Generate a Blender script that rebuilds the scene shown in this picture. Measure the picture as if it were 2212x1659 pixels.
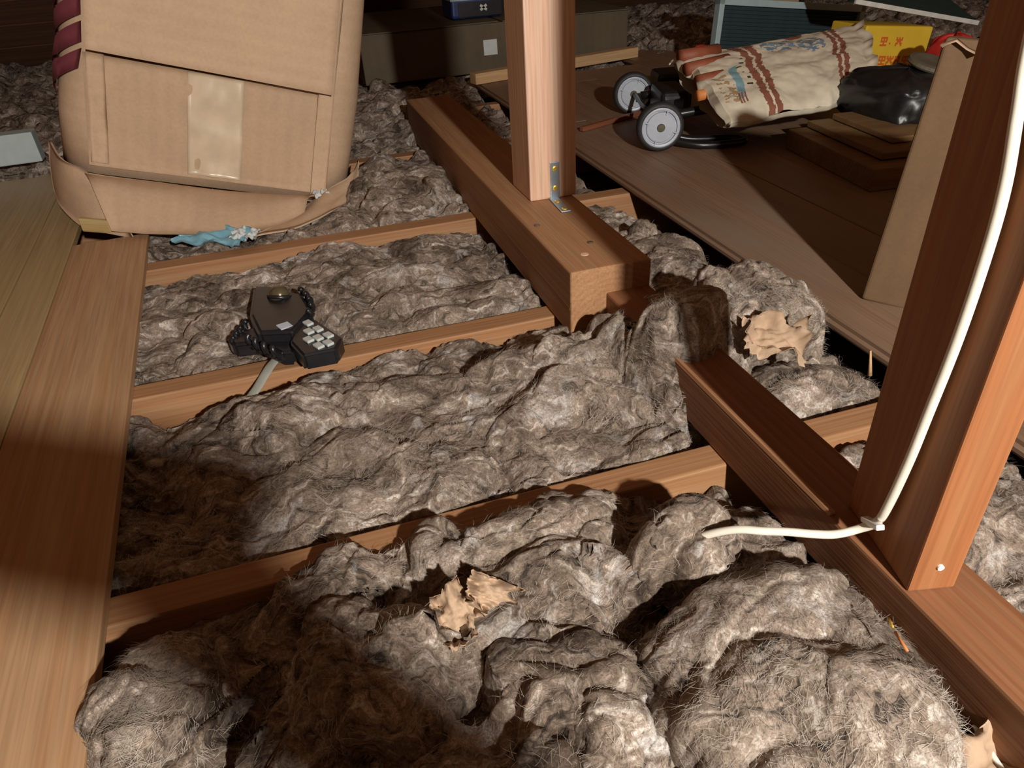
import bpy, bmesh, math, random
import numpy as np
from mathutils import Vector, Matrix

for o in list(bpy.data.objects): bpy.data.objects.remove(o)
scene = bpy.context.scene
COL = scene.collection

# ------------------------------------------------------------------ camera
cam_d = bpy.data.cameras.new('camera'); cam = bpy.data.objects.new('camera', cam_d); COL.objects.link(cam)
cam_d.sensor_width = 36.0; cam_d.lens = 1541.98 / 2212 * 36.0; cam_d.clip_start = 0.01
Rc = ((0.952192393, 0.207831469, -0.223910088), (-0.300933470, 0.511858861, -0.804636286), (-0.052618378, 0.833550590, 0.549931559))
cam.matrix_world = Matrix([[*Rc[0], 0.0], [*Rc[1], 0.0], [*Rc[2], 0.515], [0, 0, 0, 1]])
scene.camera = cam

# ------------------------------------------------------------------ light
world = bpy.data.worlds.new('attic_air'); scene.world = world; world.use_nodes = True
bg = world.node_tree.nodes['Background']
bg.inputs[0].default_value = (1.0, 0.48, 0.23, 1); bg.inputs[1].default_value = 0.125
ld = bpy.data.lights.new('torch', 'POINT'); ld.energy = 228; ld.color = (1.0, 0.94, 0.87); ld.shadow_soft_size = 0.028
lo = bpy.data.objects.new('torch', ld); COL.objects.link(lo); lo.location = (0.32, -1.05, 1.0)
vs = scene.view_settings
vs.view_transform = 'Standard'; vs.look = 'None'; vs.gamma = 1.0; vs.exposure = 0.0; vs.use_curve_mapping = False

# ------------------------------------------------------------------ materials
def nm(name):
    m = bpy.data.materials.new(name); m.use_nodes = True
    nt = m.node_tree; b = nt.nodes['Principled BSDF']
    return m, nt, b
def N(nt, t, **kw):
    n = nt.nodes.new(t)
    for k, v in kw.items(): setattr(n, k, v)
    return n
def c4(c): return (c[0], c[1], c[2], 1)
def ramp(nt, stops):
    r = N(nt, 'ShaderNodeValToRGB'); e = r.color_ramp.elements
    while len(e) < len(stops): e.new(0.5)
    for k, (p, c) in zip(e, stops): k.position = p; k.color = c4(c)
    return r
def noise(nt, vec, scale, detail=4, rough=0.55, dist=0.0):
    n = N(nt, 'ShaderNodeTexNoise'); n.inputs['Scale'].default_value = scale; n.inputs['Detail'].default_value = detail
    n.inputs['Roughness'].default_value = rough; n.inputs['Distortion'].default_value = dist
    nt.links.new(vec, n.inputs['Vector']); return n
def mapping(nt, scale, loc=(0, 0, 0), rot=(0, 0, 0)):
    t = N(nt, 'ShaderNodeTexCoord'); m = N(nt, 'ShaderNodeMapping'); m.inputs['Scale'].default_value = scale
    m.inputs['Location'].default_value = loc; m.inputs['Rotation'].default_value = rot
    nt.links.new(t.outputs['Object'], m.inputs['Vector']); return m.outputs[0]
def mixc(nt, fac, a, b, mode='MIX'):
    m = N(nt, 'ShaderNodeMix', data_type='RGBA', blend_type=mode)
    for s, v in ((0, fac), (6, a), (7, b)):
        if hasattr(v, 'is_linked') or hasattr(v, 'links'): nt.links.new(v, m.inputs[s])
        elif isinstance(v, (int, float)): m.inputs[s].default_value = v
        else: m.inputs[s].default_value = c4(v)
    return m.outputs[2]
def bump(nt, b, h, strength, dist):
    n = N(nt, 'ShaderNodeBump'); n.inputs['Strength'].default_value = strength; n.inputs['Distance'].default_value = dist
    nt.links.new(h, n.inputs['Height']); nt.links.new(n.outputs[0], b.inputs['Normal'])

def plain(name, col, rough=0.6, metal=0.0, var=0.12, scale=40, spec=0.5):
    m, nt, b = nm(name)
    n = noise(nt, mapping(nt, (1, 1, 1)), scale, 5)
    r = ramp(nt, [(0.3, [c * (1 - var) for c in col]), (0.7, [min(1, c * (1 + var)) for c in col])])
    nt.links.new(n.outputs[0], r.inputs[0]); nt.links.new(r.outputs[0], b.inputs['Base Color'])
    b.inputs['Roughness'].default_value = rough; b.inputs['Metallic'].default_value = metal; b.inputs['Specular IOR Level'].default_value = spec
    bump(nt, b, n.outputs[0], 0.15, 0.002)
    return m

def wood(name, dark, light, axis='x', rough=0.6, figure=1.0, seed=0.0, grey=None, spec=0.35):
    """sawn timber, grain along local axis"""
    m, nt, b = nm(name)
    ax = 'xyz'.index(axis)
    s1 = [22, 22, 22]; s1[ax] = 0.9
    s2 = [260, 260, 260]; s2[ax] = 7
    s3 = [7, 7, 7]; s3[ax] = 1.6
    v1 = mapping(nt, s1, (seed, seed * 1.7, seed * 0.6)); v2 = mapping(nt, s2, (seed, 0, 0)); v3 = mapping(nt, s3, (0, seed, seed))
    n1 = noise(nt, v1, 1.0, 5, 0.55, 0.7); n2 = noise(nt, v2, 1.0, 3); n3 = noise(nt, v3, 1.0, 4)
    wv = N(nt, 'ShaderNodeTexWave', wave_type='RINGS', rings_direction=axis.upper()); wv.inputs['Scale'].default_value = 1.6 * figure
    wv.inputs['Distortion'].default_value = 5.0; wv.inputs['Detail'].default_value = 2.5; wv.inputs['Detail Scale'].default_value = 0.8
    nt.links.new(v1, wv.inputs['Vector'])
    r1 = ramp(nt, [(0.12, dark), (0.88, light)]); nt.links.new(n1.outputs[0], r1.inputs[0])
    mid = [(a * 0.55 + c * 0.45) for a, c in zip(dark, light)]
    w = ramp(nt, [(0.2, [x / max(light) for x in mid]), (0.8, (1, 1, 1))]); nt.links.new(wv.outputs['Fac'], w.inputs[0])
    cA = mixc(nt, 0.22, r1.outputs[0], w.outputs[0], 'MULTIPLY')
    f = ramp(nt, [(0.3, (0.62, 0.58, 0.55)), (0.62, (1, 1, 1))]); nt.links.new(n2.outputs[0], f.inputs[0])
    cB = mixc(nt, 0.6, cA, f.outputs[0], 'MULTIPLY')
    g = ramp(nt, [(0.45, (0, 0, 0)), (0.75, (1, 1, 1))]); nt.links.new(n3.outputs[0], g.inputs[0])
    cC = mixc(nt, g.outputs[0], cB, grey if grey else [x * 0.8 for x in dark])
    if not grey: cC = mixc(nt, 0.75, cC, cB)
    nt.links.new(cC, b.inputs['Base Color'])
    b.inputs['Roughness'].default_value = rough; b.inputs['Specular IOR Level'].default_value = spec
    bump(nt, b, n2.outputs[0], 0.25, 0.0015)
    return m

def card(name, col, axis=2, ribs=220.0, rough=0.75, mottle=0.14):
    """corrugated board: faint flute lines across one axis, scuffs"""
    m, nt, b = nm(name)
    n = noise(nt, mapping(nt, (1, 1, 1)), 9, 6, 0.6); nf = noise(nt, mapping(nt, (1, 1, 1)), 160, 3)
    r = ramp(nt, [(0.28, [c * (1 - mottle) for c in col]), (0.72, [c * (1 + mottle) for c in col])]); nt.links.new(n.outputs[0], r.inputs[0])
    s = [0.001] * 3; s[axis] = 1.0
    wv = N(nt, 'ShaderNodeTexWave', wave_type='BANDS', bands_direction='XYZ'[axis]); wv.inputs['Scale'].default_value = ribs / 20
    nt.links.new(mapping(nt, (1, 1, 1)), wv.inputs['Vector'])
    f = ramp(nt, [(0.0, (0.93, 0.92, 0.91)), (1.0, (1, 1, 1))]); nt.links.new(wv.outputs['Fac'], f.inputs[0])
    cA = mixc(nt, 0.5, r.outputs[0], f.outputs[0], 'MULTIPLY')
    f2 = ramp(nt, [(0.3, (0.85, 0.84, 0.82)), (0.6, (1, 1, 1))]); nt.links.new(nf.outputs[0], f2.inputs[0])
    nt.links.new(mixc(nt, 0.5, cA, f2.outputs[0], 'MULTIPLY'), b.inputs['Base Color'])
    b.inputs['Roughness'].default_value = rough; b.inputs['Specular IOR Level'].default_value = 0.25
    bump(nt, b, n.outputs[0], 0.25, 0.006)
    return m

def wool_mat(name, dark, mid, light, seed=0.0, pale=(0.56, 0.54, 0.52)):
    m, nt, b = nm(name)
    v = mapping(nt, (1, 1, 1), (seed, seed * 0.7, 0))
    w = noise(nt, v, 16, 3, 0.5)                                  # bends the fibre direction
    wv = N(nt, 'ShaderNodeVectorMath', operation='SCALE'); wv.inputs['Scale'].default_value = 0.12
    nt.links.new(w.outputs['Color'], wv.inputs[0])
    ad = N(nt, 'ShaderNodeVectorMath', operation='ADD'); nt.links.new(v, ad.inputs[0]); nt.links.new(wv.outputs[0], ad.inputs[1])
    st = N(nt, 'ShaderNodeMapping'); st.inputs['Scale'].default_value = (16, 62, 40); st.inputs['Rotation'].default_value = (0.2, 0.1, -0.35 + seed)
    nt.links.new(ad.outputs[0], st.inputs['Vector'])
    a = noise(nt, st.outputs[0], 1.0, 8, 0.68, 0.8)               # matted streaks
    p = noise(nt, ad.outputs[0], 13, 7, 0.66, 0.3)                # pale and dirty patches
    wq = noise(nt, ad.outputs[0], 19, 7, 0.66, 0.5)                # bleached tufts
    q = noise(nt, v, 380, 4, 0.7, 0.8)                            # fibre grain
    r = ramp(nt, [(0.36, dark), (0.45, mid), (0.53, [x * 1.3 for x in mid]), (0.65, light)]); nt.links.new(a.outputs[0], r.inputs[0])
    pr = ramp(nt, [(0.36, (0.34, 0.31, 0.28)), (0.47, (0.92, 0.91, 0.90)), (0.60, (1.4, 1.41, 1.43))]); nt.links.new(p.outputs[0], pr.inputs[0])
    cA = mixc(nt, 0.9, r.outputs[0], pr.outputs[0], 'MULTIPLY')
    wr = ramp(nt, [(0.56, (0, 0, 0)), (0.68, (0.75, 0.75, 0.75))]); nt.links.new(wq.outputs[0], wr.inputs[0])
    cA = mixc(nt, wr.outputs[0], cA, pale)
    qr = ramp(nt, [(0.36, (0.50, 0.48, 0.46)), (0.54, (1, 1, 1)), (0.70, (1.35, 1.34, 1.32))]); nt.links.new(q.outputs[0], qr.inputs[0])
    nt.links.new(mixc(nt, 0.85, cA, qr.outputs[0], 'MULTIPLY'), b.inputs['Base Color'])
    b.inputs['Roughness'].default_value = 0.9; b.inputs['Specular IOR Level'].default_value = 0.15
    b.inputs['Subsurface Weight'].default_value = 0.55; b.inputs['Subsurface Radius'].default_value = (1.0, 0.8, 0.65); b.inputs['Subsurface Scale'].default_value = 0.006
    ma = N(nt, 'ShaderNodeMath', operation='MULTIPLY_ADD'); ma.inputs[1].default_value = 0.35
    nt.links.new(q.outputs[0], ma.inputs[0]); nt.links.new(a.outputs[0], ma.inputs[2])
    bump(nt, b, ma.outputs[0], 0.6, 0.0032)
    return m

M = {}
M['wool'] = wool_mat('mineral_wool', (0.055, 0.043, 0.034), (0.182, 0.142, 0.110), (0.47, 0.425, 0.375))
M['wool_b'] = wool_mat('mineral_wool_pale', (0.06, 0.048, 0.039), (0.205, 0.163, 0.128), (0.50, 0.455, 0.405), 0.9)
M['fibre'] = plain('wool_fibre', (0.38, 0.33, 0.275), 0.8, var=0.4, scale=30)
M['fir'] = wood('fir_y', (0.32, 0.165, 0.075), (0.47, 0.275, 0.145), 'y')
M['fir_x'] = wood('fir_x', (0.31, 0.160, 0.074), (0.45, 0.255, 0.128), 'x', seed=3.1)
M['fir_z'] = wood('fir_z', (0.62, 0.40, 0.28), (0.76, 0.53, 0.39), 'z', seed=5.2, figure=0.7)
M['fir_dark_y'] = wood('fir_dark_y', (0.215, 0.095, 0.043), (0.32, 0.155, 0.074), 'y', seed=7.7)
M['fir_post'] = wood('fir_post', (0.28, 0.115, 0.044), (0.41, 0.18, 0.070), 'z', seed=9.1, figure=0.6)
M['plank'] = wood('floor_plank', (0.17, 0.10, 0.058), (0.34, 0.215, 0.135), 'y', 0.55, 1.4, 2.3, grey=(0.23, 0.165, 0.115))
M['board_a'] = wood('board_tan', (0.40, 0.24, 0.125), (0.55, 0.35, 0.195), 'y', 0.5, 0.8, 1.3)
M['board_b'] = wood('board_olive', (0.38, 0.27, 0.13), (0.52, 0.38, 0.20), 'y', 0.4, 0.7, 4.4, grey=(0.40, 0.29, 0.14), spec=0.6)
M['raw'] = wood('raw_lumber', (0.50, 0.31, 0.15), (0.72, 0.50, 0.28), 'x', 0.6, 1.2, 6.1)
M['redstick'] = wood('red_stick', (0.16, 0.06, 0.03), (0.30, 0.12, 0.06), 'x', 0.5, 1, 6.6)
M['crate'] = wood('crate_wood', (0.13, 0.075, 0.03), (0.27, 0.165, 0.07), 'x', 0.6, 1, 8.2)
M['roof'] = wood('roof_deck', (0.10, 0.05, 0.028), (0.2, 0.11, 0.06), 'x', 0.7, 1, 8.9)
M['gyp'] = plain('ceiling_paper', (0.10, 0.075, 0.055), 0.9)
M['card'] = card('cardboard', (0.55, 0.385, 0.255), mottle=0.08)
M['card_in'] = card('cardboard_inner', (0.52, 0.36, 0.235), 0, mottle=0.08)
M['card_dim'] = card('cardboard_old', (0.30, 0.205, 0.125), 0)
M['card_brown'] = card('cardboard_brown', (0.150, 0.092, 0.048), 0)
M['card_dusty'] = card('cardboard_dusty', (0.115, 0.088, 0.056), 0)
M['kraft'] = card('kraft_paper', (0.42, 0.295, 0.195), 0, rough=0.7)
M['tape'] = plain('packing_tape', (0.62, 0.50, 0.35), 0.32, var=0.1, scale=25, spec=0.6)
M['plum'] = plain('plum_ink', (0.17, 0.035, 0.05), 0.6)
M['black'] = plain('black_plastic', (0.012, 0.012, 0.014), 0.32, var=0.2)
M['blackbag'] = plain('black_bag', (0.012, 0.012, 0.013), 0.38, var=0.3)
M['rubber'] = plain('black_rubber', (0.02, 0.02, 0.021), 0.6)
M['bsteel'] = plain('black_tube', (0.014, 0.014, 0.015), 0.3, metal=0.2)
M['hub'] = plain('grey_hub', (0.42, 0.46, 0.52), 0.4, var=0.08)
M['hubdark'] = plain('dark_hub_groove', (0.08, 0.085, 0.09), 0.5)
M['zinc'] = plain('zinc_steel', (0.42, 0.50, 0.56), 0.35, metal=0.75, var=0.08)
M['brass'] = plain('brass_screw', (0.75, 0.50, 0.09), 0.35, metal=0.7)
M['nail'] = plain('nail_steel', (0.20, 0.14, 0.11), 0.45, metal=0.6)
M['cable'] = plain('cable_white', (0.74, 0.71, 0.60), 0.4, var=0.05)
M['clip'] = plain('white_clip', (0.85, 0.86, 0.85), 0.4, var=0.03)
M['greycord'] = plain('grey_cord', (0.30, 0.31, 0.27), 0.45, var=0.08)
M['key'] = plain('pale_key', (0.46, 0.49, 0.47), 0.4, var=0.06)
M['bronze'] = plain('bronze_dome', (0.15, 0.12, 0.07), 0.22, metal=0.55)
M['paleblue'] = plain('pale_blue', (0.42, 0.50, 0.50), 0.6, var=0.06)
M['framebl'] = plain('pale_blue_frame', (0.33, 0.43, 0.45), 0.45, var=0.06)
M['louvre'] = plain('dark_teal_louvre', (0.035, 0.058, 0.062), 0.45)
M['yellow'] = plain('yellow_carton', (0.66, 0.44, 0.035), 0.45, var=0.06, scale=14)
M['redink'] = plain('red_ink', (0.55, 0.12, 0.02), 0.5)
M['red'] = plain('red_plastic', (0.50, 0.03, 0.025), 0.4)
M['green'] = plain('dark_green_panel', (0.012, 0.035, 0.032), 0.5)
M['whiteedge'] = plain('white_edge', (0.55, 0.55, 0.50), 0.5)
M['cream'] = plain('cream_sackcloth', (0.62, 0.56, 0.43), 0.8, var=0.14, scale=22)
M['brick'] = plain('brown_stripe_ink', (0.24, 0.085, 0.05), 0.8)
M['blueink'] = plain('blue_ink', (0.17, 0.25, 0.33), 0.8, var=0.2)
M['tealink'] = plain('teal_ink', (0.19, 0.34, 0.38), 0.8)
M['blackink'] = plain('black_ink', (0.04, 0.035, 0.03), 0.8)
M['tanink'] = plain('tan_ink', (0.36, 0.24, 0.12), 0.8)
M['terra'] = plain('terracotta', (0.24, 0.065, 0.028), 0.6)
M['orange'] = plain('orange_stick', (0.62, 0.22, 0.06), 0.5)
M['blue'] = plain('blue_plastic', (0.012, 0.03, 0.13), 0.4)
M['skyblue'] = plain('sky_blue_film', (0.20, 0.42, 0.52), 0.35)
M['white'] = plain('white_paper', (0.55, 0.58, 0.57), 0.7, var=0.05)
M['palewood'] = wood('pale_block', (0.52, 0.38, 0.16), (0.68, 0.52, 0.26), 'x', 0.5, 0.5, 2.9)
M['dust'] = plain('dusty_lid', (0.10, 0.085, 0.055), 0.7)

# ------------------------------------------------------------------ mesh helpers
def link(name, me, mat=None, parent=None, loc=(0, 0, 0), rot=(0, 0, 0), smooth=False):
    o = bpy.data.objects.new(name, me); COL.objects.link(o)
    if mat is not None and not me.materials:
        for k in (mat if isinstance(mat, (list, tuple)) else [mat]): me.materials.append(k)
    if smooth: me.polygons.foreach_set('use_smooth', [True] * len(me.polygons))
    o.location = loc; o.rotation_euler = rot
    if parent: o.parent = parent
    return o
def tag(o, label=None, cat=None, group=None, kind=None):
    if label: o['label'] = label
    if cat: o['category'] = cat
    if group: o['group'] = group
    if kind: o['kind'] = kind
    return o
def empty(name, loc=(0, 0, 0), rot=(0, 0, 0)):
    o = bpy.data.objects.new(name, None); COL.objects.link(o); o.location = loc; o.rotation_euler = rot; o.empty_display_size = 0.05
    return o
def pym(name, v, f):
    me = bpy.data.meshes.new(name); me.from_pydata([tuple(map(float, p)) for p in v], [], f); me.update(); return me
def box_mesh(name, size, center=(0, 0, 0), bev=0.003, seg=2):
    bm = bmesh.new(); bmesh.ops.create_cube(bm, size=1.0)
    for v in bm.verts: v.co = Vector((v.co.x * size[0] + center[0], v.co.y * size[1] + center[1], v.co.z * size[2] + center[2]))
    if bev > 0: bmesh.ops.bevel(bm, geom=bm.edges[:], offset=bev, segments=seg, affect='EDGES', profile=0.6)
    me = bpy.data.meshes.new(name); bm.to_mesh(me); bm.free(); return me
def box(name, size, center, mat, parent=None, bev=0.003, loc=(0, 0, 0), rot=(0, 0, 0), seg=2):
    return link(name, box_mesh(name, size, center, bev, seg), mat, parent, loc, rot)
def catmull(pts, n=8):
    P = [Vector(p) for p in pts]; P = [P[0] * 2 - P[1]] + P + [P[-1] * 2 - P[-2]]; out = []
    for i in range(1, len(P) - 2):
        for k in range(n):
            t = k / n; a, b, c, d = P[i - 1:i + 3]
            out.append(0.5 * ((2 * b) + (c - a) * t + (2 * a - 5 * b + 4 * c - d) * t * t + (3 * b - a - 3 * c + d) * t ** 3))
    out.append(P[-2]); return out
def tube_mesh(name, pts, r, seg=10, smooth_n=0, flat=1.0, up=(0, 0, 1)):
    P = catmull(pts, smooth_n) if smooth_n else [Vector(p) for p in pts]
    v, f = [], []
    for i, p in enumerate(P):
        t = (P[min(i + 1, len(P) - 1)] - P[max(i - 1, 0)]).normalized()
        u = Vector(up)
        if abs(t.dot(u)) > 0.95: u = Vector((1, 0, 0))
        s = t.cross(u).normalized(); w = s.cross(t).normalized()
        rr = r[i] if isinstance(r, (list, tuple)) else r
        for k in range(seg):
            a = 2 * math.pi * k / seg; v.append(p + s * math.cos(a) * rr + w * math.sin(a) * rr * flat)
    n = len(P)
    for i in range(n - 1):
        for k in range(seg):
            f.append((i * seg + k, i * seg + (k + 1) % seg, (i + 1) * seg + (k + 1) % seg, (i + 1) * seg + k))
    f.append(tuple(range(seg))[::-1]); f.append(tuple((n - 1) * seg + k for k in range(seg)))
    return pym(name, v, f)
def tube(name, pts, r, mat, parent=None, **kw):
    return link(name, tube_mesh(name, pts, r, **kw), mat, parent, smooth=True)
def lathe_mesh(name, prof, seg=40, axis='y', ring=False):
    if ring: prof = list(prof) + [prof[0]]
    v, f = [], []
    for (r, h) in prof:
        for k in range(seg):
            a = 2 * math.pi * k / seg
            x, z = r * math.cos(a), r * math.sin(a)
            v.append({'y': (x, h, z), 'z': (x, z, h), 'x': (h, x, z)}[axis])
    n = len(prof)
    for i in range(n - 1):
        for k in range(seg): f.append((i * seg + k, i * seg + (k + 1) % seg, (i + 1) * seg + (k + 1) % seg, (i + 1) * seg + k))
    if not ring: f.append(tuple(range(seg))); f.append(tuple((n - 1) * seg + k for k in range(seg))[::-1])
    me = pym(name, v, f); bm = bmesh.new(); bm.from_mesh(me); bmesh.ops.remove_doubles(bm, verts=bm.verts, dist=1e-6); bmesh.ops.recalc_face_normals(bm, faces=bm.faces); bm.to_mesh(me); bm.free(); return me
def grid_mesh(name, G, thick=0.0, mats=None, wrap=False):
    """G: (n,m,3) array -> surface; thick>0 closes it as a solid sheet"""
    G = np.asarray(G, float); n, m = G.shape[:2]
    du = np.gradient(G, axis=0); dv = np.gradient(G, axis=1); nr = np.cross(du, dv); nr /= np.linalg.norm(nr, axis=2, keepdims=True) + 1e-12
    idx = np.arange(n * m).reshape(n, m)
    q = np.stack([idx[:-1, :-1], idx[1:, :-1], idx[1:, 1:], idx[:-1, 1:]], -1).reshape(-1, 4)
    V = G.reshape(-1, 3); F = q
    if thick:
        V = np.vstack([V, (G - nr * thick).reshape(-1, 3)]); F = np.vstack([q, q[:, ::-1] + n * m])
        rim = list(idx[:, 0]) + list(idx[-1, 1:]) + list(idx[-2::-1, -1]) + list(idx[0, -2:0:-1])
        rim = np.array(rim); nx = np.roll(rim, -1)
        F = np.vstack([F, np.stack([rim, rim + n * m, nx + n * m, nx], -1)[:, ::-1]])
    return arr_mesh(name, V, F), len(q)
def arr_mesh(name, V, F):
    me = bpy.data.meshes.new(name); V = np.ascontiguousarray(V, np.float32); F = np.ascontiguousarray(F, np.int32); k = F.shape[1]
    me.vertices.add(len(V)); me.vertices.foreach_set('co', V.ravel())
    me.loops.add(F.size); me.loops.foreach_set('vertex_index', F.ravel())
    me.polygons.add(len(F)); me.polygons.foreach_set('loop_start', np.arange(0, F.size, k, dtype=np.int32)); me.polygons.foreach_set('loop_total', np.full(len(F), k, np.int32))
    me.update(calc_edges=True); me.validate(); return me

# ------------------------------------------------------------------ noise (numpy gradient noise)
def _h(ix, iy, s):
    h = (ix.astype(np.int64) * 374761393 + iy.astype(np.int64) * 668265263 + s * 974711) & 0x7fffffff
    h = ((h ^ (h >> 13)) * 1274126177) & 0x7fffffff
    return ((h ^ (h >> 16)) & 0xffff) / 65535.0 * 2 * np.pi
def pn(x, y, s=0):
    x0 = np.floor(x); y0 = np.floor(y); fx = x - x0; fy = y - y0
    u = fx ** 3 * (fx * (fx * 6 - 15) + 10); w = fy ** 3 * (fy * (fy * 6 - 15) + 10)
    def g(ax, ay, dx, dy):
        a = _h(ax, ay, s); return np.cos(a) * dx + np.sin(a) * dy
    a = g(x0, y0, fx, fy); b = g(x0 + 1, y0, fx - 1, fy); c = g(x0, y0 + 1, fx, fy - 1); d = g(x0 + 1, y0 + 1, fx - 1, fy - 1)
    return ((a * (1 - u) + b * u) * (1 - w) + (c * (1 - u) + d * u) * w) * 1.5
def sstep(a, b, x):
    t = np.clip((x - a) / (b - a), 0, 1); return t * t * (3 - 2 * t)

def wool(name, label, x0, x1, y0, y1, res, zfun, seed, mat='wool', amp=1.0, edge=0.035, drop=0.07, fib=9000, group=None, shape=None, over=0.0, flen=1.0):
    """matted wool: smooth body from zfun, torn edges, billowing folds pushed out along the normal, loose fibres"""
    cx, cy = (x0 + x1) / 2, (y0 + y1) / 2
    nx = max(8, int((x1 - x0) / res)); ny = max(8, int((y1 - y0) / res))
    X, Y = np.meshgrid(np.linspace(x0, x1, nx), np.linspace(y0, y1, ny), indexing='ij')
    wob = pn(X * 16, Y * 16, seed + 5) * 0.016 + pn(X * 45, Y * 45, seed + 6) * 0.007 + pn(X * 120, Y * 120, seed + 7) * 0.003
    if shape is None: d = np.minimum(np.minimum(X - x0, x1 - X), np.minimum(Y - y0, y1 - Y)) + wob * 0.7
    else: d = shape(X, Y) + wob
    e = sstep(0.0, edge, d)
    Z = zfun(X, Y) - drop * (1 - e) ** 1.5
    # body normals
    gx = np.gradient(Z, X[:, 0], axis=0); gy = np.gradient(Z, Y[0], axis=1)
    gx = np.clip(gx, -1.2, 1.2); gy = np.clip(gy, -1.2, 1.2)
    nrm = np.stack([-gx, -gy, np.ones_like(Z)], -1); nrm /= np.linalg.norm(nrm, axis=2, keepdims=True)
    # domain warp then billows
    wx = X + 0.030 * pn(X * 9, Y * 9, seed + 11) + 0.011 * pn(X * 28, Y * 28, seed + 12)
    wy = Y + 0.030 * pn(X * 9, Y * 9, seed + 13) + 0.011 * pn(X * 28, Y * 28, seed + 14)
    def bil(kx, ky, s, p=1.0): return (np.sqrt(pn(wx * kx, wy * ky, s) ** 2 + 0.0016) - 0.04) ** p
    rough = sstep(-0.25, 0.35, pn(X * 5, Y * 5, seed + 20))          # some areas smooth and felted, some torn
    D = 0.030 * bil(8, 11, seed + 21, 0.9) + 0.0085 * bil(17, 25, seed + 22) + (0.0006 + 0.0032 * rough) * bil(38, 62, seed + 23, 0.9) + (0.0003 + 0.0016 * rough) * bil(100, 150, seed + 24)
    D += 0.012 * pn(wx * 6, wy * 6, seed + 25) + 0.0007 * pn(wx * 230, wy * 260, seed + 26)
    # torn layers: stepped ledges
    L = pn(wx * 8 + 3, wy * 11, seed + 31) * 3.0; fl = L - np.floor(L)
    D += 0.0030 * sstep(0.0, 0.2, fl) * (1 - sstep(0.55, 1.0, fl))
    D = (D - 0.014) * amp * (0.35 + 0.65 * e)
    P = np.stack([X, Y, Z], -1) + nrm * D[..., None]
    # lean the folds a little sideways so that they overhang
    P[..., 0] += 0.45 * D * pn(X * 14, Y * 14, seed + 41); P[..., 1] += 0.45 * D * pn(X * 14, Y * 14, seed + 42)
    keep = d > -0.004
    P[..., 0] -= cx; P[..., 1] -= cy
    idx = np.arange(nx * ny).reshape(nx, ny)
    q = np.stack([idx[:-1, :-1], idx[1:, :-1], idx[1:, 1:], idx[:-1, 1:]], -1).reshape(-1, 4)
    k = keep.ravel(); q = q[k[q].all(axis=1)]
    used = np.unique(q); remap = np.full(nx * ny, -1); remap[used] = np.arange(len(used))
    V = P.reshape(-1, 3)[used]
    me = arr_mesh(name, V, remap[q]); o = link(name, me, M[mat], loc=(cx, cy, 0), smooth=True)
    tag(o, label, 'insulation', group)
    if fib:
        rs = np.random.RandomState(seed); pick = used[rs.randint(0, len(used), fib)]
        B = P.reshape(-1, 3)[pick]; nn = nrm.reshape(-1, 3)[pick]; xs = X.ravel()[pick]; ys = Y.ravel()[pick]
        ang = 3.0 * pn(xs * 6, ys * 6, seed + 51) + 2.2 * pn(xs * 19, ys * 19, seed + 52) + rs.normal(0, 0.55, fib)
        T = np.stack([np.cos(ang), np.sin(ang), rs.normal(0.0, 0.10, fib)], -1)
        T -= nn * (T * nn).sum(1, keepdims=True) * 0.8; T /= np.linalg.norm(T, axis=1, keepdims=True)
        S = np.cross(T, nn); S /= np.linalg.norm(S, axis=1, keepdims=True) + 1e-9
        Ln = rs.uniform(0.004, 0.015, fib)[:, None] * flen; cur = rs.normal(0, 0.35, fib)[:, None]; lift = np.abs(rs.normal(0.03, 0.06, fib))[:, None]
        W = rs.uniform(0.00006, 0.00017, fib)[:, None]
        rows = []
        for t, wt in ((0.0, 1.0), (0.35, 1.0), (0.7, 0.8), (1.0, 0.25)):
            c = B + T * Ln * t + S * Ln * cur * t * t + nn * Ln * lift * math.sin(math.pi * min(t * 0.75, 1)) + nn * 0.0008
            rows += [c - S * W * wt, c + S * W * wt]
        FV = np.stack(rows, 1).reshape(-1, 3); base = (np.arange(fib) * 8)[:, None]
        FF = np.concatenate([base + np.array([[0, 1, 3, 2]]), base + np.array([[2, 3, 5, 4]]), base + np.array([[4, 5, 7, 6]])], 0)
        fo = link('loose_fibres', arr_mesh('loose_fibres', FV, FF), M['fibre'], o); fo['kind'] = 'stuff'
    return o
def lump(cx, cy, rx, ry, h, rot=0.0, p=0.6):
    c, s = math.cos(rot), math.sin(rot)
    def f(X, Y):
        dx, dy = X - cx, Y - cy; a = (dx * c + dy * s) / rx; b = (-dx * s + dy * c) / ry
        return h * np.clip(1 - a * a - b * b, 0, 1) ** p
    return f
def body(base, lumps, tilt=(0, 0)):
    def f(X, Y):
        z = np.full_like(X, base) + tilt[0] * X + tilt[1] * Y
        for l in lumps: z = z + l(X, Y)
        return z
    return f
def ell(cx, cy, rx, ry, rot=0.0, p=2.4):
    c, s = math.cos(rot), math.sin(rot)
    def f(X, Y):
        dx, dy = X - cx, Y - cy; a = np.abs(dx * c + dy * s) / rx; b = np.abs(-dx * s + dy * c) / ry
        return (1 - (a ** p + b ** p) ** (1 / p)) * min(rx, ry)
    return f

# ================================================================== SETTING
fl = box('floor', (9.0, 8.2, 0.02), (1.0, 2.4, -0.13), M['gyp'], bev=0); tag(fl, kind='structure')
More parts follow.
